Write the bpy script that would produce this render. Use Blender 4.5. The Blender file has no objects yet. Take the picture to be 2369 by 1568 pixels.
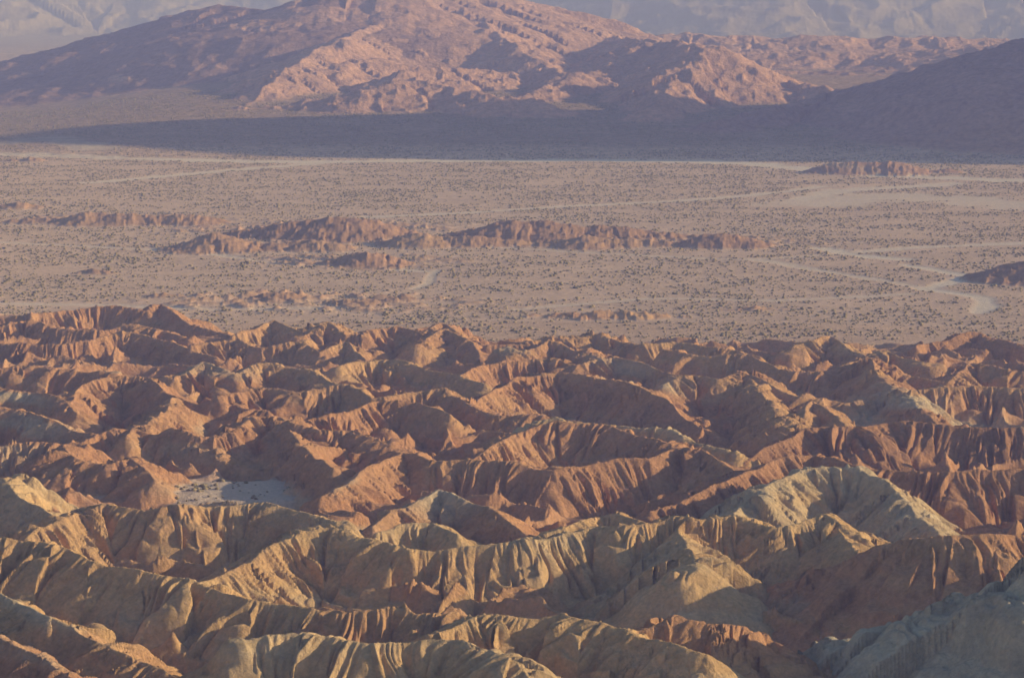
import bpy, math, numpy as np
from mathutils import Vector
rng = np.random.RandomState(7)
# ---------------------------------------------------------------- view geometry
H = 270.0
PITCH = math.radians(7.77)
TH = math.tan(math.radians(11.0))
SUN_EL, SUN_AZ = math.radians(15.0), math.radians(87.0)
cp, sp = math.cos(PITCH), math.sin(PITCH)

def world_pt(px, py, Y):
    """survey point: sight-line bearing + range -> world XYZ"""
    x = (px/1184.5-1)*TH
    y = (784-py)/1184.5*TH
    dz, dy = -sp+y*cp, cp+y*sp
    k = Y/dy
    return (x*k, Y, H+dz*k)
def plain_pt(px, py):
    y = (784-py)/1184.5*TH
    dz, dy = -sp+y*cp, cp+y*sp
    k = -H/dz
    return ((px/1184.5-1)*TH*k, dy*k)

# ---------------------------------------------------------------- noise
_p = rng.permutation(256).astype(np.int32)
_p = np.concatenate([_p, _p])
_ang = rng.rand(256)*2*np.pi
_gx, _gy = np.cos(_ang).astype(np.float32), np.sin(_ang).astype(np.float32)
def perlin(x, y):
    x = np.asarray(x, np.float32); y = np.asarray(y, np.float32)
    xf = np.floor(x); yf = np.floor(y)
    xi = xf.astype(np.int32) & 255; yi = yf.astype(np.int32) & 255
    fx = x-xf; fy = y-yf
    u = fx*fx*fx*(fx*(fx*6-15)+10); v = fy*fy*fy*(fy*(fy*6-15)+10)
    x1 = (xi+1) & 255; y1 = (yi+1) & 255
    h00 = _p[_p[xi]+yi]; h10 = _p[_p[x1]+yi]; h01 = _p[_p[xi]+y1]; h11 = _p[_p[x1]+y1]
    a = _gx[h00]*fx+_gy[h00]*fy
    b = _gx[h10]*(fx-1)+_gy[h10]*fy
    c = _gx[h01]*fx+_gy[h01]*(fy-1)
    d = _gx[h11]*(fx-1)+_gy[h11]*(fy-1)
    ab = a+(b-a)*u; cd = c+(d-c)*u
    return (ab+(cd-ab)*v)*1.5
def fbm(x, y, o=4):
    s = 0; a = 1.0; t = 0
    for i in range(o):
        s = s+a*perlin(x*2**i+i*13.7, y*2**i+i*7.3); t += a; a *= .5
    return s/t
def ridged(x, y, o=4):
    s = 0; a = 1.0; t = 0; w = 1.0
    for i in range(o):
        n = 1-np.abs(perlin(x*2**i+i*31.7, y*2**i+i*17.3))*1.6
        n = np.clip(n, 0, 1)**2
        s = s+a*n*w; t += a; w = np.clip(n*1.3, 0, 1); a *= .5
    return s/t
def sstep(a, b, x):
    t = np.clip((x-a)/(b-a), 0, 1); return t*t*(3-2*t)

# ---------------------------------------------------------------- grid (fine where the relief is)
az = np.concatenate([np.linspace(-32, -13.2, 150, endpoint=False), np.linspace(-13.2, 13.2, 1300), np.linspace(13.2, 32, 151)[1:]])
az = np.radians(az)
def geo(a, b, k):
    n = int(math.log(b/a)/k); return a*np.exp(np.linspace(0, math.log(b/a), n, endpoint=False))
R = np.concatenate([geo(430, 640, .002), geo(640, 2080, .0008), geo(2080, 4050, .0022), geo(4050, 7600, .0016), geo(7600, 11000, .006), geo(11000, 17500, .002), geo(17500, 26000, .006), [26000]])
NR, NC = len(R), len(az)
AA, RR = np.meshgrid(az, R)
X = (RR*np.sin(AA)).astype(np.float32); Y = (RR*np.cos(AA)).astype(np.float32)

# ---------------------------------------------------------------- base surface
def floor_h(Y):
    return np.interp(Y, [400, 700, 850, 1000, 1250, 1600, 1900, 2100], [52, 38, 32, 26, 15, 4, 0.5, 0]).astype(np.float32)
FL = floor_h(Y)
wash = np.exp(-(((X+135+.35*(Y-1212))/82)**2+((Y-1212-9*fbm(X/40, Y/40, 3))/46)**2)**2)
FL = FL+wash*np.clip(34-FL, 0, None)+wash*.9*fbm(X/14, Y/14, 3)
fan = np.clip((Y-4030-30*perlin(X/300, Y/300)), 0, None)*.043
fan = np.minimum(fan, 62)*sstep(-1150, -500, X+0*Y)*(1-sstep(7200, 9000, Y))
FL = FL+fan+0.9*fbm(X/160, Y/60, 4)*sstep(1500, 2200, Y)+1.6*fbm(X/40+5, Y/40, 3)*sstep(4100, 4400, Y)
FL = FL.astype(np.float32)
Z = FL.copy()
# albedo palette
RED = np.array([.60, .325, .18]); TAN = np.array([.70, .46, .235]); PALE = np.array([.66, .56, .40]); GREY = np.array([.42, .36, .27])
SOIL = np.array([.70, .485, .36]); ROCK = np.array([.58, .345, .265]); BROWN = np.array([.38, .21, .13]); SHADEROCK = np.array([.28, .18, .17])  # last entry: rock colour darkened to stand for flank shade
P = np.zeros((NR, NC), np.float32)      # 0 red .. 1 tan .. 2 pale
K = np.zeros((NR, NC), np.float32)      # ridge material coverage

def block(xa, xb, ya, yb):
    rmin = math.hypot(0 if xa < 0 < xb else min(abs(xa), abs(xb)), ya)
    rmax = math.hypot(max(abs(xa), abs(xb)), yb)
    angs = [math.atan2(x, y) for x in (xa, xb) for y in (ya, yb)]
    r0, r1 = np.searchsorted(R, [rmin, rmax]); c0, c1 = np.searchsorted(az, [min(angs), max(angs)])
    return max(r0-1, 0), min(r1+1, NR), max(c0-1, 0), min(c1+1, NC)

def catmull(P0, step):
    P0 = np.array(P0, float); n = len(P0)
    if n < 3:
        L = np.linalg.norm(P0[1]-P0[0]); m = max(2, int(L/step)); t = np.linspace(0, 1, m)[:, None]
        return P0[0]*(1-t)+P0[1]*t
    out = []
    for i in range(n-1):
        p0, p1, p2, p3 = P0[max(i-1, 0)], P0[i], P0[i+1], P0[min(i+2, n-1)]
        m = max(2, int(np.linalg.norm((p2-p1)[:2])/step))
        for t in np.linspace(0, 1, m, endpoint=False):
            c = .5*((2*p1)+(p2-p0)*t+(2*p0-5*p1+4*p2-p3)*t*t+(3*p1-p0-3*p2+p3)*t**3)
            l = p1+(p2-p1)*t
            out.append(.5*l+.5*c)
    out.append(P0[-1]); return np.array(out)

rid = [0]
def ridge(pts, m=.67, sc=1.0, pale=0.0, step=9., flute=1.0, skew=None, wig=1.0, cover=1.0, rough=0., fine=1.):
    rid[0] += 1; k = rid[0]
    q = catmull(pts, step*sc)
    s = np.concatenate([[0], np.cumsum(np.hypot(*np.diff(q[:, :2], axis=0).T))])
    # plan wiggle + saddles along the crest
    q[:, 1] += wig*10*sc*fbm(s/(40*sc)+k*9.1, s*0+k, 3)
    q[:, 0] += wig*4*sc*fbm(s/(40*sc)+k*5.1+50, s*0+k, 3)
    q[:, 2] += wig*3.2*sc*fbm(s/(24*sc)+k*3.3, s*0+k*2.2, 3)
    if skew is None: skew = rng.uniform(-.1, .5)
    top = q[:, 2].max(); lowf = float(np.interp(q[:, 1].mean(), [400, 1000, 2000, 30000], [20, 5, -5, -5]))
    reach = (top-lowf)/(m*.72)+10*sc
    r0, r1, c0, c1 = block(q[:, 0].min()-reach, q[:, 0].max()+reach, max(q[:, 1].min()-reach, 50), q[:, 1].max()+reach)
    if r1 <= r0 or c1 <= c0: return
    xb, yb = X[r0:r1, c0:c1], Y[r0:r1, c0:c1]
    hb = np.full(xb.shape, -1e4, np.float32); sb = np.zeros_like(hb); tb = np.zeros_like(hb)+1e3; cb = np.zeros_like(hb)
    for i in range(len(q)-1):
        a, b = q[i], q[i+1]
        rc = (max(a[2], b[2])-lowf)/(m*.72)+8*sc
        s0, s1, d0, d1 = block(min(a[0], b[0])-rc, max(a[0], b[0])+rc, max(min(a[1], b[1])-rc, 50), max(a[1], b[1])+rc)
        s0 -= r0; s1 -= r0; d0 -= c0; d1 -= c0
        s0 = max(s0, 0); d0 = max(d0, 0)
        if s1 <= s0 or d1 <= d0: continue
        xs, ys = xb[s0:s1, d0:d1], yb[s0:s1, d0:d1]
        ex, ey = b[0]-a[0], b[1]-a[1]; L2 = ex*ex+ey*ey+1e-6
        u = np.clip(((xs-a[0])*ex+(ys-a[1])*ey)/L2, 0, 1)
        dx = xs-a[0]-u*ex; dy = ys-a[1]-u*ey
        t = np.sqrt(dx*dx+dy*dy)
        cz = a[2]+u*(b[2]-a[2])
        h = cz-m*t
        mk = h > hb[s0:s1, d0:d1]
        hb[s0:s1, d0:d1][mk] = h[mk]
        sb[s0:s1, d0:d1][mk] = (s[i]+u*math.sqrt(L2))[mk]
        tb[s0:s1, d0:d1][mk] = t[mk]; cb[s0:s1, d0:d1][mk] = cz[mk]
    ok = hb > -20
    w = .4*sc
    prof = m*(np.sqrt(tb*tb+w*w)-w)
    # warp & flutes (gullies running down from the crest, merging downslope)
    wx = fbm(xb/(45*sc)+k, yb/(45*sc), 3)*9*sc
    so = sb+skew*tb+wx
    sg = np.where(yb > np.interp(sb, s, q[:, 1]), 40., 0.)
    f0 = np.abs(perlin(so/(62*sc)+k*1.7+sg, tb/(300*sc)+k*2.9))
    f1 = np.abs(perlin((so+wx*.3)/(27*sc)+k*3.7+sg, tb/(120*sc)+k*1.3))
    f2 = np.abs(perlin((so+wx*.6)/(11*sc)+k*7.7+sg, tb/(50*sc)+k*2.3))
    f3 = np.abs(perlin((so-wx*.2)/(4.6*sc)+k*5.7+sg, tb/(34*sc)+k*4.3))
    f4 = np.abs(perlin((so+wx*.2)/(2.2*sc)+k*2.7+sg, tb/(18*sc)+k*6.3))
    A0 = 15*sc*(1-np.exp(-tb/(34*sc))); A1 = 18*sc*(1-np.exp(-tb/(18*sc))); A2 = 8.5*sc*(1-np.exp(-tb/(8*sc))); A3 = fine*5.2*sc*(1-np.exp(-tb/(4*sc)))
    A4 = fine*2.6*sc*(1-np.exp(-tb/(2*sc)))
    amp = .6+.9*(.5+fbm(xb/(50*sc)+7, yb/(50*sc)+k, 2))
    z = cb-prof+flute*(A0*(f0-.3)+A1*(f1-.28)+A2*(f2-.28)+amp*(A3*(f3-.28)+A4*(f4-.28)))
    z = z+.7*sc*fbm(xb/(9*sc), yb/(9*sc), 5)
    if rough: z = z+rough*(ridged(xb/(22*sc)+k, yb/(22*sc), 5)-.4)
    z = np.where(ok, z, -1e4).astype(np.float32)
    zz = Z[r0:r1, c0:c1]
    kk = np.where(K[r0:r1, c0:c1] > .5, .3, 1.6)*sc
    h_ = np.clip(.5+.5*(z-zz)/kk, 0, 1)
    zn = zz*(1-h_)+z*h_+kk*h_*(1-h_)
    mk = z > zz
    P[r0:r1, c0:c1][mk] = pale
    K[r0:r1, c0:c1] = np.maximum(K[r0:r1, c0:c1], np.where(ok, sstep(-1, 1.5, (z-FL[r0:r1, c0:c1])/sc), 0)*cover)
    Z[r0:r1, c0:c1] = np.where(ok, zn, zz)

def yfun(py):
    return np.interp(py, [690, 750, 800, 850, 900, 950, 1000, 1050, 1100, 1150, 1200, 1250, 1300, 1400, 1500, 1568, 1700],
                     [2060, 1900, 1770, 1630, 1510, 1405, 1315, 1235, 1160, 1090, 1025, 965, 905, 815, 742, 700, 630])
def bl(pts, pale=0., k=.5, dY=0, **kw):
    mp = np.mean([p[1] for p in pts])
    if mp > 1150: kw.setdefault('sc', .85)
    ridge([world_pt(px, py, float(yfun(mp+k*(py-mp)))+dY) for px, py in pts], pale=pale, **kw)

# ---------------------------------------------------------------- badlands: filler relief
edge = np.interp(X, [-700, -420, -250, 0, 200, 400, 700], [2120, 2080, 1960, 1900, 1880, 1860, 1900])+60*fbm(X/90, Y/90, 3)
bm = 1-sstep(-60, 90, Y-edge)
wx_ = fbm(X/60, Y/60, 3)
fil = ridged(X/80+3+.5*wx_, Y/75+8-.4*wx_, 6)
fil = FL+bm*(1-wash)*(1.5+25*fil*np.interp(Y, [600, 1800, 2000], [1.1, .8, .6]))
Z = np.maximum(Z, fil).astype(np.float32)
K = np.maximum(K, bm*(1-wash)*.9).astype(np.float32)
P[:] = .5*bm*sstep(1200, 900, Y)

# far row
bl([(-80,770),(0,755),(60,737),(130,760),(240,765),(300,750),(400,768),(440,790)])
bl([(-100,740),(100,725),(200,712),(270,708),(340,718),(370,703),(420,735),(470,760),(520,770)], .1)
bl([(540,775),(590,760),(632,738),(670,762),(720,775)], .2)
bl([(700,775),(755,745),(800,775),(860,765),(920,752),(980,768),(1020,745),(1060,770),(1100,790),(1130,800)], .1)
bl([(1130,800),(1200,795),(1270,780),(1330,782),(1380,775),(1440,790),(1500,800),(1560,795)], .2)
bl([(1480,795),(1560,790),(1620,800),(1700,805),(1760,825)], .2)
bl([(1840,800),(1920,775),(1960,800),(2000,820),(2050,810),(2100,830),(2150,840)], .3)
bl([(2120,800),(2180,785),(2265,768),(2300,785),(2369,800),(2500,790)], -.3)
# second row
bl([(-120,780),(0,790),(80,800),(180,790),(280,770),(340,775),(420,800),(500,825)], 0)
bl([(440,800),(540,785),(610,800),(700,790),(740,810),(800,790),(840,830)], .1)
bl([(-100,840),(0,850),(60,845),(120,850),(200,860),(260,862)], 0)
bl([(380,870),(410,870),(470,840),(540,860),(600,840),(700,850),(780,885),(830,900)], .3)
bl([(780,850),(840,835),(880,828),(930,835),(1000,850),(1060,865),(1120,880)], .5)
bl([(960,800),(1030,762),(1090,790),(1110,820)], .2)
bl([(1150,835),(1200,815),(1270,792),(1330,805),(1400,830)], .1)
bl([(1060,870),(1130,840),(1270,825),(1340,845),(1420,825),(1500,845),(1560,865),(1620,870)], .1)
bl([(1560,810),(1640,820),(1740,825),(1800,850),(1900,860),(1960,840),(2005,828),(2050,860),(2120,870),(2190,885),(2240,840),(2300,850),(2369,860),(2500,850)], .1)
bl([(2005,828),(2050,880),(2110,930),(2180,985)], .1, k=.8)
# third row
bl([(-100,890),(0,900),(80,905),(150,925),(180,960)], 0)
bl([(150,950),(190,890),(260,870),(340,870),(400,915),(450,935),(540,935),(620,950)], 0)
bl([(405,915),(370,960),(290,1005)], .3, k=.9)
bl([(500,920),(600,895),(690,905),(800,895),(860,920),(930,910),(1030,900),(1090,940),(1160,960),(1240,965),(1300,965),(1380,975)], .05)
bl([(1110,930),(1200,870),(1290,855),(1400,875),(1480,890),(1540,930),(1600,970),(1660,1005)], 0)
bl([(1540,890),(1600,865),(1660,880),(1720,858),(1780,890),(1860,920),(1950,930),(2050,920),(2120,900),(2200,900),(2300,895),(2369,895),(2500,880)], .1)
bl([(1720,858),(1780,930),(1830,990)], .2, k=.9)
bl([(1860,960),(1880,925),(1950,975)], .1, k=.9)
# fourth row
bl([(-80,930),(0,940),(70,950),(120,975),(210,1005)], 0)
bl([(400,990),(450,1010),(530,1000),(590,965),(650,965),(680,985),(740,1000),(810,990),(870,1020),(930,1050)], 0)
bl([(650,965),(690,1020),(770,1085)], .1, k=.9)
bl([(700,975),(800,950),(880,925),(960,930),(1040,955)], 0)
bl([(1090,1065),(1200,1000),(1290,978),(1400,985),(1500,1010),(1580,1040),(1640,1060)], .1)
bl([(1240,965),(1340,970),(1480,985),(1560,1000),(1640,1030),(1700,1050)], 1.3)
bl([(1720,1060),(1800,1020),(1900,990),(2000,985),(2100,975),(2200,985),(2300,990),(2369,985),(2500,970)], -.6)
# fifth row
bl([(-100,1035),(0,1030),(60,1022),(140,1030),(180,1060),(250,1075),(300,1060),(360,1105)], 0)
bl([(190,1020),(260,995),(340,1000),(440,1030),(520,1065),(600,1090),(650,1110)], .1, dY=50)
bl([(740,1150),(800,1120),(870,1070),(930,1045),(990,1060),(1080,1065),(1180,1070),(1280,1090),(1380,1065),(1500,1055),(1560,1035),(1620,1040),(1700,1090)], 0)
bl([(1500,1190),(1600,1150),(1750,1080),(1880,1050),(2000,1080),(2100,1085),(2200,1090),(2300,1090),(2369,1085),(2500,1075)], -.4)
bl([(1690,1190),(1760,1140),(1850,1095),(1910,1080),(1990,1085),(2040,1110),(2110,1170),(2170,1230)], 1.5)
# sixth row
bl([(860,1210),(940,1170),(1010,1135),(1060,1150),(1130,1175),(1210,1230)], 0)
bl([(-100,1080),(0,1110),(50,1140),(100,1180),(140,1210)], 1.2)
bl([(60,1240),(170,1190),(240,1165),(330,1180),(420,1170),(540,1168),(620,1160),(700,1185),(780,1205)], .8)
bl([(450,1350),(580,1290),(640,1250),(740,1225),(800,1225),(900,1260),(1000,1265),(1100,1260),(1200,1250),(1290,1240),(1370,1215),(1430,1215),(1560,1195),(1620,1205),(1700,1190),(1800,1225),(1910,1190),(2000,1240)], .95, k=.4)
bl([(1200,1245),(1300,1225),(1400,1185),(1460,1200),(1520,1220)], .9)
bl([(1560,1195),(1585,1250),(1615,1305)], 1.2, k=.9)
bl([(1910,1190),(1960,1250),(2000,1300)], .9, k=.9)
bl([(870,1230),(930,1215),(1000,1210),(1060,1235)], 1.1)
# foreground
bl([(1640,1470),(1720,1390),(1850,1330),(1980,1280),(2100,1245),(2200,1235),(2290,1230),(2369,1245),(2500,1260)], .1, k=-.2)
bl([(780,1425),(900,1405),(1020,1415),(1100,1435)], .3)
bl([(1000,1470),(1100,1435),(1200,1430),(1300,1425),(1400,1450),(1500,1470),(1560,1480),(1640,1500)], .9)
bl([(-120,1240),(0,1245),(100,1250),(160,1265),(250,1310),(330,1320),(440,1340),(520,1370),(640,1395),(740,1415),(860,1450),(980,1490)], 1.05, k=.4)
bl([(560,1480),(700,1470),(850,1480),(1000,1475),(1120,1490),(1180,1530),(1240,1580)], 1.2)
bl([(1440,1455),(1560,1430),(1640,1445),(1720,1445)], .3)
bl([(-100,1350),(0,1375),(90,1410),(160,1450),(250,1500),(330,1530),(420,1575)], .8)
bl([(1750,1600),(1850,1550),(1950,1500),(2100,1430),(2250,1370),(2369,1320),(2500,1260)], 2.3, sc=.6, k=-.15, flute=1.35)  # grey version of the pale clay, darkened to stand for this ridge's shade
bl([(-100,1470),(0,1480),(100,1520),(200,1580)], -.2)
# ridges beyond the frame edges and nearer the viewpoint
for j in range(46):
    sd = -1 if j % 2 else 1
    py = 770+ (j//2)*36+rng.uniform(-10, 10)
    x0 = sd*rng.uniform(1350, 1500)+1184
    pts = [(x0+sd*i*110, py+rng.uniform(-25, 25)) for i in range(8)]
    bl(pts, float(np.clip((py-1050)/200, 0, 1))*rng.uniform(.5, 1.3), step=20)
for j in range(4):
    Yq = 620-45*j
    ridge([(-260+x, Yq+rng.uniform(-15, 15), 78+8*j+rng.uniform(-6, 6)-.03*(Yq-430)) for x in range(0, 540, 60)], pale=1.)

# ---------------------------------------------------------------- low hills on the plain
hb_ = [plain_pt(px, py) for px, py in [(90,512),(300,505),(600,535),(760,520),(860,525),(620,565),(980,560),(1140,555),(1300,545),(1450,555),(1650,560),(820,605),(640,695),(820,702)]]
pm = np.zeros_like(X)
for (hx, hy) in hb_:
    pm = np.maximum(pm, np.exp(-(((X-hx)/95)**2+((Y-hy)/60)**2)))
rr = ridged(X/45+2, Y/34, 5)
hf = FL+pm*10*(rr-.28)*(1+.6*perlin(X/60, Y/60))
Z = np.where(pm > .02, np.maximum(Z, hf), Z).astype(np.float32)
K = np.maximum(K, np.where(pm > .02, sstep(.2, 2., hf-FL)*.75, 0)).astype(np.float32)
P = np.where(pm > .1, .1+.8*fbm(X/50+9, Y/30, 2), P).astype(np.float32)
def ph(pts, base, pale=.3, **kw):
    Yb = plain_pt(1184, base)[1]
    kw.setdefault('m', .3); kw.setdefault('sc', .8)
    ridge([world_pt(px, py, Yb+18) for px, py in pts], pale=pale, wig=1.3, cover=.95, rough=3., flute=.34, fine=.4, **kw)
ph([(10,512),(60,503),(120,506),(160,515)], 520)
ph([(160,505),(200,488),(260,495),(320,492),(380,497),(440,492),(480,505)], 520, .3)
ph([(480,545),(560,530),(640,520),(700,508),(780,503),(850,507),(885,520)], 552, -.6)
ph([(430,570),(500,540),(560,560),(640,560),(720,555),(790,560),(830,578)], 580, .3)
ph([(920,565),(970,535),(1010,552),(1080,545),(1150,550),(1220,560)], 572, .4)
ph([(1130,520),(1190,508),(1280,510),(1340,520),(1400,520),(1480,530),(1560,540),(1640,545)], 556, -.7)
ph([(1250,560),(1350,545),(1450,550),(1560,558)], 573, .2)
ph([(1560,565),(1640,540),(1690,535),(1730,548),(1770,562)], 572, -.7)
ph([(700,612),(790,600),(850,585),(890,610)], 617, 0)
ph([(570,690),(620,675),(670,675),(700,692)], 699, .1)
ph([(750,703),(800,690),(830,690),(850,703)], 709, .3)
ph([(850,694),(930,682),(970,692)], 699, .1)
ph([(340,688),(380,677),(420,686)], 693, .2)
ph([(190,630),(215,618),(235,630)], 635, .3)
ph([(1200,732),(1300,722),(1400,718),(1500,722),(1600,732)], 740, .1)
ph([(1650,718),(1760,708),(1830,716)], 724, .1)
ph([(2240,642),(2300,622),(2369,602),(2500,590),(2700,600)], 652, -.9)
ph([(0,478),(40,467),(90,478)], 483, .2)
ph([(30,368),(80,366),(110,370)], 375, .2)
ph([(1880,392),(1930,376),(2000,375),(2080,374),(2120,388),(2160,393),(2200,390)], 402, -.4)

# ---------------------------------------------------------------- the rocky mountain and the hills beside it
def mt(pts, **kw):
    kw.setdefault('m', .42); kw.setdefault('sc', 4.5); kw.setdefault('flute', .4); kw.setdefault('rough', 9.); kw.setdefault('fine', .4)
    ridge([world_pt(*p) for p in pts], **kw)
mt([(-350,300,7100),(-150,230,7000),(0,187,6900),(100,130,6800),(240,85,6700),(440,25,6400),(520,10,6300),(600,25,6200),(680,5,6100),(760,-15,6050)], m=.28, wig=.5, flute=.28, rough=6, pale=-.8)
mt([(760,-15,6050),(900,-28,6100),(1060,-18,6250),(1200,-5,6400),(1240,30,6450),(1370,82,6500)], m=.3, wig=.5, flute=.35, rough=8, pale=-.2)
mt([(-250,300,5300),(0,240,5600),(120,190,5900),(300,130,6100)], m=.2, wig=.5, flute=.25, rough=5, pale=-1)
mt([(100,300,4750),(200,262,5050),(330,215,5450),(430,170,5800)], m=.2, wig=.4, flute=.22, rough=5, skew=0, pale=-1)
mt([(1000,-20,6300),(930,30,6000),(840,70,5750),(740,110,5500),(650,170,5200),(570,245,4900)], m=.36, sc=4, wig=.7, rough=7)
mt([(1060,-10,6300),(1130,60,5950),(1200,110,5650),(1260,150,5450),(1310,175,5300)], sc=3.5)
mt([(560,252,4850),(700,235,4850),(830,215,4850),(960,188,4950),(1050,205,4900),(1140,220,4800),(1240,243,4750)], m=.28, sc=2.5, wig=1.6)
mt([(940,160,5250),(1050,158,5350),(1180,165,5400),(1320,178,5400)], m=.32, sc=2.5)
mt([(1180,235,4900),(1290,190,5150),(1400,150,5400),(1500,92,5600)], m=.35, sc=3, pale=-.2)
mt([(1500,255,4650),(1560,190,4950),(1600,135,5080),(1655,106,5150),(1720,138,5150),(1800,178,5100),(1910,202,5000)], m=.42, sc=3)
mt([(1370,82,6600),(1440,88,6000),(1500,92,5700),(1560,95,5500),(1640,110,5300)], m=.4, sc=3)
mt([(1200,60,6300),(1230,75,6200),(1290,100,6000)], m=.5, sc=3)
mt([(1370,84,6900),(1500,90,6950),(1600,80,7000),(1700,85,7000),(1850,82,7000),(2000,90,7000),(2200,85,7000),(2369,92,7000),(2600,80,7000)], m=.13, sc=4.5, rough=9, flute=.3)
mt([(1700,130,6300),(1850,120,6300),(2000,125,6300),(2150,118,6200),(2250,112,6100),(2400,100,6000)], m=.18, sc=4, pale=.4, rough=8, flute=.25)
mt([(1760,160,5800),(1900,165,5800),(2050,172,5700),(2200,165,5700),(2300,145,5600),(2420,120,5500)], m=.22, sc=4, rough=8, flute=.25)
mt([(1650,285,4450),(1800,250,4600),(1950,225,4750),(2100,205,4850),(2250,180,4900),(2369,140,4900),(2500,80,4800),(2620,10,4700)], m=.3, sc=3.5, pale=-.6)
# unseen mountain out of frame right, added and shaped to shade the range's foot
ridge([(1560, 4140, 520), (1600, 4300, 600), (1650, 4500, 690), (1640, 4700, 660), (1620, 4880, 470), (1600, 5000, 300)], m=1.3, sc=4, wig=.5)
ridge([(1650, 4500, 690), (2000, 4700, 620), (2400, 4800, 450)], m=.9, sc=5)
# far range
def far(pts, **kw):
    ridge(pts, sc=14, m=.3, flute=.16, step=18, rough=30, fine=.3, **kw)
far([(-9000, 15000, 500), (-6000, 15500, 800), (-3500, 15000, 650), (-1500, 15500, 560), (300, 16000, 700), (2500, 15500, 600), (5000, 15000, 850), (8000, 14500, 600)])
far([(-5000, 13800, 250), (-3600, 13300, 330), (-2300, 13800, 240), (-1300, 14000, 300), (-700, 13400, 150)])
far([(-300, 13500, 120), (600, 12600, 250), (1400, 12400, 270), (2200, 12500, 230), (3200, 12200, 330), (4500, 12000, 400), (6500, 12000, 450)])
far([(-14000, 21000, 900), (-5000, 22000, 1200), (0, 22500, 1000), (5000, 22000, 1300), (13000, 21000, 900)])

# ---------------------------------------------------------------- washes on the plain
SAND = np.zeros((NR, NC), np.float32)
def wash_line(pts, w, st=1., fuzz=.9):
    q = catmull([plain_pt(*p)+(0,) for p in pts], 30)
    for i in range(len(q)-1):
        a, b = q[i], q[i+1]; rc = w*2.5
        s0, s1, d0, d1 = block(min(a[0], b[0])-rc, max(a[0], b[0])+rc, min(a[1], b[1])-rc, max(a[1], b[1])+rc)
        if s1 <= s0 or d1 <= d0: continue
        xs, ys = X[s0:s1, d0:d1], Y[s0:s1, d0:d1]
        ex, ey = b[0]-a[0], b[1]-a[1]; L2 = ex*ex+ey*ey+1e-6
        u = np.clip(((xs-a[0])*ex+(ys-a[1])*ey)/L2, 0, 1)
        t = np.hypot(xs-a[0]-u*ex, ys-a[1]-u*ey)+w*fuzz*fbm(xs/40, ys/40, 3)
        v = st*(1-sstep(w*.4, w*1.4, t))
        SAND[s0:s1, d0:d1] = np.maximum(SAND[s0:s1, d0:d1], v)
wash_line([(-400,350),(0,358),(300,366),(640,374),(1000,372),(1400,371),(1700,376),(1850,390),(2050,405),(2369,418),(2700,420)], 32, .9)
wash_line([(-300,335),(0,340),(100,332),(220,350)], 40, .7)
wash_line([(210,422),(330,412),(480,398),(640,385),(760,376)], 18, .75)
wash_line([(860,502),(1080,492),(1300,478),(1500,468),(1700,455),(1840,440),(1900,432)], 12, .7)
wash_line([(1850,462),(1950,440),(2080,432),(2200,425)], 24, .7)
wash_line([(1880,470),(2050,455),(2250,462),(2369,475),(2600,480)], 60, .55)
wash_line([(1900,575),(1960,585),(2020,595),(2100,600)], 13, .9)
wash_line([(2100,612),(2180,628),(2240,640),(2190,655),(2140,668),(2200,676),(2270,688),(2285,705),(2260,722)], 10, .9, .6)
wash_line([(1960,585),(2150,570),(2369,562),(2600,560)], 12, .7)
wash_line([(960,668),(990,655),(995,640),(1010,625)], 5, .6, .4)
wash_line([(480,585),(600,605),(760,614),(900,622),(1000,628)], 8, .6)
wash_line([(1750,600),(1900,625),(2050,650),(2140,665)], 10, .6)
wash_line([(900,560),(1200,575),(1700,600),(1960,585)], 7, .5)
wash_line([(1200,715),(1500,690),(1800,695),(2100,680)], 8, .5)
wash_line([(0,700),(250,705),(500,715),(800,712)], 9, .5)
wash_line([(0,560),(300,575),(480,585)], 9, .5)
SAND *= (1-sstep(.2, .8, K))
SAND = np.maximum(SAND, wash*.7*(1-sstep(1, 4, Z-FL))).clip(0, 1)
Z -= SAND*.8*(1-wash)

# ---------------------------------------------------------------- albedo per vertex (geology plus painted mountain and ridge shade)
def lerp3(a, b, t): return a[None, None]*(1-t[..., None])+b[None, None]*t[..., None]
bed = Z*.9+X*.10+Y*.06+9*fbm(X/120, Y/120, 3)
stra = perlin(bed/9, X/260)+.6*perlin(bed/3.1+9, X/150)
patch = fbm(X/70+11, Y/50+3, 3)
p = P+.3*stra+.42*patch
bad = lerp3(RED, TAN, np.clip(p, 0, 1))
t2 = np.clip(p-1.0, 0, 1); bad = bad*(1-t2[..., None])+PALE*t2[..., None]
t3 = np.clip(-p-.05, 0, 1)*.9; bad = bad*(1-t3[..., None])+BROWN*t3[..., None]
t4 = np.clip(p-2.0, 0, 1); bad = bad*(1-t4[..., None])+GREY*t4[..., None]
# occasional thin pale ash beds
ash = np.clip((perlin(bed/14+40, X/400+Y/300)-.38)*6, 0, 1)*np.clip(fbm(X/180+70, Y/130, 2)*3, 0, 1)*.7
bad = bad*(1-ash[..., None])+PALE*ash[..., None]
bad = bad*(1+.17*fbm(X/9, Y/9, 3)[..., None])
soil = SOIL*(1+.2*fbm(X/120, Y/45, 4)[..., None]+.14*fbm(X/14, Y/14, 2)[..., None])
sv = (.5+.5*fbm(X/300+30, Y/120, 3))[..., None]
soil = soil*(1-.3*sv)+np.array([.52, .355, .255])*.3*sv
SANDC = np.array([.80, .65, .53])
soil = soil*(1-SAND[..., None])+SANDC*SAND[..., None]
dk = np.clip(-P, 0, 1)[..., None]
rock = (ROCK*(1-dk)+SHADEROCK*dk)*(1+.25*fbm(X/90, Y/90, 4)[..., None])  # negative P paints shade into the rock of the mountain flanks
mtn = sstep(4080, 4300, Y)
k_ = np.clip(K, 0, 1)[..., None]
mm = mtn[..., None]
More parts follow.
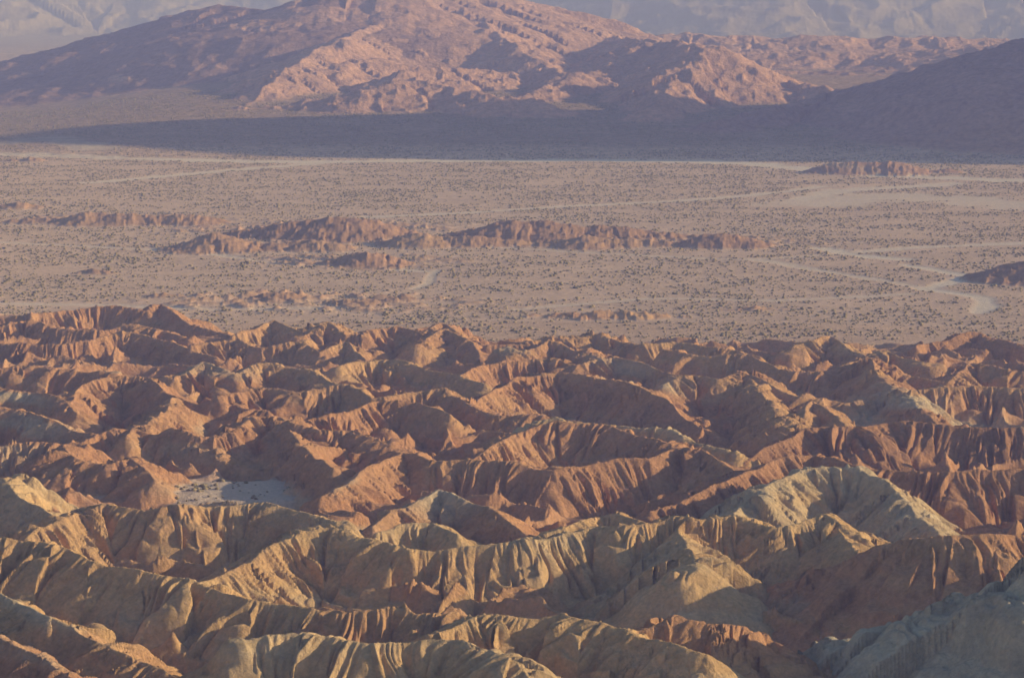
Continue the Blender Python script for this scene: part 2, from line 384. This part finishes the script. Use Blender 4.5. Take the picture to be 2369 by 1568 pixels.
plainhill = sstep(2050, 2200, Y)[..., None]
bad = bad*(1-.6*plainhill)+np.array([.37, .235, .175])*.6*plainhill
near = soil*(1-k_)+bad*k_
farr = (soil*.62)*(1-k_)+rock*k_  # fan soil darkened to paint shade along the mountain foot
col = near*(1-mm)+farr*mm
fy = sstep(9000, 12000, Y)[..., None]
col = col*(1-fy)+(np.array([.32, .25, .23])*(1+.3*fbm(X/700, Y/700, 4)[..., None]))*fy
col = np.clip(col, .03, .8).astype(np.float32)

# ---------------------------------------------------------------- materials
def terrain_mat(name, s1, s2, bump, dist, var):
    m = bpy.data.materials.new(name); m.use_nodes = True
    nt = m.node_tree; nd = nt.nodes; nd.clear(); L = nt.links
    out = nd.new('ShaderNodeOutputMaterial'); bs = nd.new('ShaderNodeBsdfDiffuse'); bs.inputs['Roughness'].default_value = .3
    at = nd.new('ShaderNodeAttribute'); at.attribute_name = 'geology_shade'
    tc = nd.new('ShaderNodeTexCoord')
    n1 = nd.new('ShaderNodeTexNoise'); n1.inputs['Scale'].default_value = s1; n1.inputs['Detail'].default_value = 7; n1.inputs['Roughness'].default_value = .7
    n2 = nd.new('ShaderNodeTexNoise'); n2.inputs['Scale'].default_value = s2; n2.inputs['Detail'].default_value = 5; n2.inputs['Roughness'].default_value = .75
    L.new(tc.outputs['Object'], n1.inputs['Vector']); L.new(tc.outputs['Object'], n2.inputs['Vector'])
    mr = nd.new('ShaderNodeMapRange'); mr.inputs['From Min'].default_value = .3; mr.inputs['From Max'].default_value = .7
    mr.inputs['To Min'].default_value = 1-var; mr.inputs['To Max'].default_value = 1+var
    L.new(n2.outputs['Fac'], mr.inputs['Value'])
    vm = nd.new('ShaderNodeVectorMath'); vm.operation = 'SCALE'
    L.new(at.outputs['Color'], vm.inputs[0]); L.new(mr.outputs['Result'], vm.inputs['Scale'])
    L.new(vm.outputs['Vector'], bs.inputs['Color'])
    bp = nd.new('ShaderNodeBump'); bp.inputs['Strength'].default_value = bump; bp.inputs['Distance'].default_value = dist
    L.new(n1.outputs['Fac'], bp.inputs['Height']); L.new(bp.outputs['Normal'], bs.inputs['Normal'])
    L.new(bs.outputs['BSDF'], out.inputs['Surface'])
    return m
def sheet(name, ra, rb, mat):
    a = np.searchsorted(R, ra); b = min(np.searchsorted(R, rb)+1, NR)
    n = b-a
    co = np.stack([X[a:b], Y[a:b], Z[a:b]], -1).reshape(-1, 3).astype(np.float32)
    idx = np.arange(n*NC).reshape(n, NC)
    f = np.stack([idx[:-1, :-1], idx[:-1, 1:], idx[1:, 1:], idx[1:, :-1]], -1).reshape(-1, 4).astype(np.int32)
    me = bpy.data.meshes.new(name)
    me.vertices.add(len(co)); me.vertices.foreach_set('co', co.ravel())
    me.loops.add(f.size); me.loops.foreach_set('vertex_index', f.ravel())
    me.polygons.add(len(f)); me.polygons.foreach_set('loop_start', np.arange(0, f.size, 4, dtype=np.int32))
    me.polygons.foreach_set('use_smooth', np.ones(len(f), bool))
    me.update(calc_edges=True)
    ca = me.color_attributes.new('geology_shade', 'FLOAT_COLOR', 'POINT')
    c = np.concatenate([col[a:b].reshape(-1, 3), np.ones((len(co), 1), np.float32)], 1)
    ca.data.foreach_set('color', c.ravel())
    ob = bpy.data.objects.new(name, me); bpy.context.collection.objects.link(ob); me.materials.append(mat)
    return ob
sheet('badlands_hills', 400, 2080, terrain_mat('clay_badlands', .35, .5, 1., 2.2, .22))
sheet('desert_plain', 2080, 4050, terrain_mat('desert_soil', .12, .2, .5, 1.5, .25))
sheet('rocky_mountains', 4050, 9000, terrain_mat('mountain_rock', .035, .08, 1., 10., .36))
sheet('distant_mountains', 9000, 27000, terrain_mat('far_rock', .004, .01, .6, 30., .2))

# ---------------------------------------------------------------- desert scrub (one mesh)
phi = (1+5**.5)/2
ico = np.array([(-1,phi,0),(1,phi,0),(-1,-phi,0),(1,-phi,0),(0,-1,phi),(0,1,phi),(0,-1,-phi),(0,1,-phi),(phi,0,-1),(phi,0,1),(-phi,0,-1),(-phi,0,1)])/1.9
icf = np.array([(0,11,5),(0,5,1),(0,1,7),(0,7,10),(0,10,11),(1,5,9),(5,11,4),(11,10,2),(10,7,6),(7,1,8),(3,9,4),(3,4,2),(3,2,6),(3,6,8),(3,8,9),(4,9,5),(2,4,11),(6,2,10),(8,6,7),(9,8,1)])
def scatter(n, ya, yb, xw):
    y = np.sqrt(rng.uniform(ya**2, yb**2, n)); x = rng.uniform(-1, 1, n)*y*xw
    r = np.hypot(x, y); a = np.arctan2(x, y)
    i = np.clip(np.searchsorted(R, r), 0, NR-1); j = np.clip(np.searchsorted(az, a), 0, NC-1)
    return x, y, Z[i, j], K[i, j], SAND[i, j], FL[i, j]
xs, ys, zs, ks, ss, fs = scatter(280000, 1880, 5300, .26)
dens = .48+1.2*fbm(xs/120, ys/60, 3)+.3*perlin(xs/20, ys/20)
dens *= np.where(ys > 4100, .8, 1)
keep = (rng.rand(len(xs)) < dens) & (ks < .35) & (ss < .3)
x2, y2, z2, k2, s2, f2_ = scatter(26000, 1100, 1300, .16)
kp2 = (s2 > .25) & (k2 < .6) & (rng.rand(len(x2)) < .03+.16*(perlin(x2/25, y2/25) > .2))
bx = np.concatenate([xs[keep], x2[kp2]]); by = np.concatenate([ys[keep], y2[kp2]]); bz = np.concatenate([zs[keep], z2[kp2]])
n = len(bx)
sz = np.clip(rng.lognormal(-.27, .42, n), .3, 1.7)*np.where(by < 1400, .85, 1.0)
jit = 1+.35*rng.uniform(-1, 1, (n, 12, 1))
v = ico[None]*jit*sz[:, None, None]*np.array([1.15, 1.15, .72])
v[:, :, 0] += bx[:, None]; v[:, :, 1] += by[:, None]; v[:, :, 2] += (bz+.3*sz)[:, None]
f = (icf[None]+12*np.arange(n)[:, None, None]).reshape(-1, 3).astype(np.int32)
me = bpy.data.meshes.new('desert_scrub')
me.vertices.add(n*12); me.vertices.foreach_set('co', v.astype(np.float32).ravel())
me.loops.add(f.size); me.loops.foreach_set('vertex_index', f.ravel())
me.polygons.add(len(f)); me.polygons.foreach_set('loop_start', np.arange(0, f.size, 3, dtype=np.int32))
me.update(calc_edges=True)
ob = bpy.data.objects.new('desert_scrub', me); bpy.context.collection.objects.link(ob)
m = bpy.data.materials.new('scrub_foliage'); m.use_nodes = True
nt = m.node_tree; bs = nt.nodes['Principled BSDF']; bs.inputs['Roughness'].default_value = 1
nz = nt.nodes.new('ShaderNodeTexNoise'); nz.inputs['Scale'].default_value = .15
cr = nt.nodes.new('ShaderNodeValToRGB'); cr.color_ramp.elements[0].position = .35; cr.color_ramp.elements[0].color = (.20, .16, .09, 1)
cr.color_ramp.elements[1].position = .65; cr.color_ramp.elements[1].color = (.33, .26, .15, 1)
tc = nt.nodes.new('ShaderNodeTexCoord'); nt.links.new(tc.outputs['Object'], nz.inputs['Vector'])
nt.links.new(nz.outputs['Fac'], cr.inputs['Fac']); nt.links.new(cr.outputs['Color'], bs.inputs['Base Color'])
me.materials.append(m)
print('verts', NR*NC, 'bushes', n)

# ---------------------------------------------------------------- haze: a real volume of dusty air
bpy.ops.mesh.primitive_cube_add(size=1, location=(0, 12000, 130))
hz = bpy.context.object; hz.name = 'haze'; hz.scale = (40000, 34000, 460)
m = bpy.data.materials.new('dusty_air'); m.use_nodes = True; nt = m.node_tree; nt.nodes.clear()
o = nt.nodes.new('ShaderNodeOutputMaterial'); vs = nt.nodes.new('ShaderNodeVolumeScatter')
vs.inputs['Color'].default_value = (.38, .42, 1.0, 1); vs.inputs['Density'].default_value = 1.35e-4; vs.inputs['Anisotropy'].default_value = 0.
nt.links.new(vs.outputs[0], o.inputs['Volume']); hz.data.materials.append(m)

# ---------------------------------------------------------------- light
w = bpy.data.worlds.new('World'); bpy.context.scene.world = w; w.use_nodes = True
nt = w.node_tree; bg = nt.nodes['Background']; sky = nt.nodes.new('ShaderNodeTexSky'); sky.sky_type = 'NISHITA'; sky.sun_disc = False
sky.sun_elevation = SUN_EL; sky.sun_rotation = SUN_AZ; sky.dust_density = .8; sky.ozone_density = 2.5
nt.links.new(sky.outputs[0], bg.inputs[0]); bg.inputs[1].default_value = .12
ld = bpy.data.lights.new('sun', 'SUN'); ld.energy = 5; ld.angle = math.radians(.5); ld.color = (1, .80, .53)
lo = bpy.data.objects.new('sun', ld); bpy.context.collection.objects.link(lo)
S = Vector((math.sin(SUN_AZ)*math.cos(SUN_EL), math.cos(SUN_AZ)*math.cos(SUN_EL), math.sin(SUN_EL)))
lo.rotation_mode = 'QUATERNION'; lo.rotation_quaternion = S.to_track_quat('Z', 'Y')
# ---------------------------------------------------------------- camera
cd = bpy.data.cameras.new('camera'); cam = bpy.data.objects.new('camera', cd); bpy.context.collection.objects.link(cam)
cam.location = (0, 0, H); cam.rotation_euler = (math.pi/2-PITCH, 0, 0)
cd.angle = math.radians(22); cd.clip_start = 1; cd.clip_end = 60000
sc = bpy.context.scene; sc.camera = cam
sc.view_settings.view_transform = 'Standard'; sc.view_settings.look = 'None'; sc.view_settings.exposure = 0
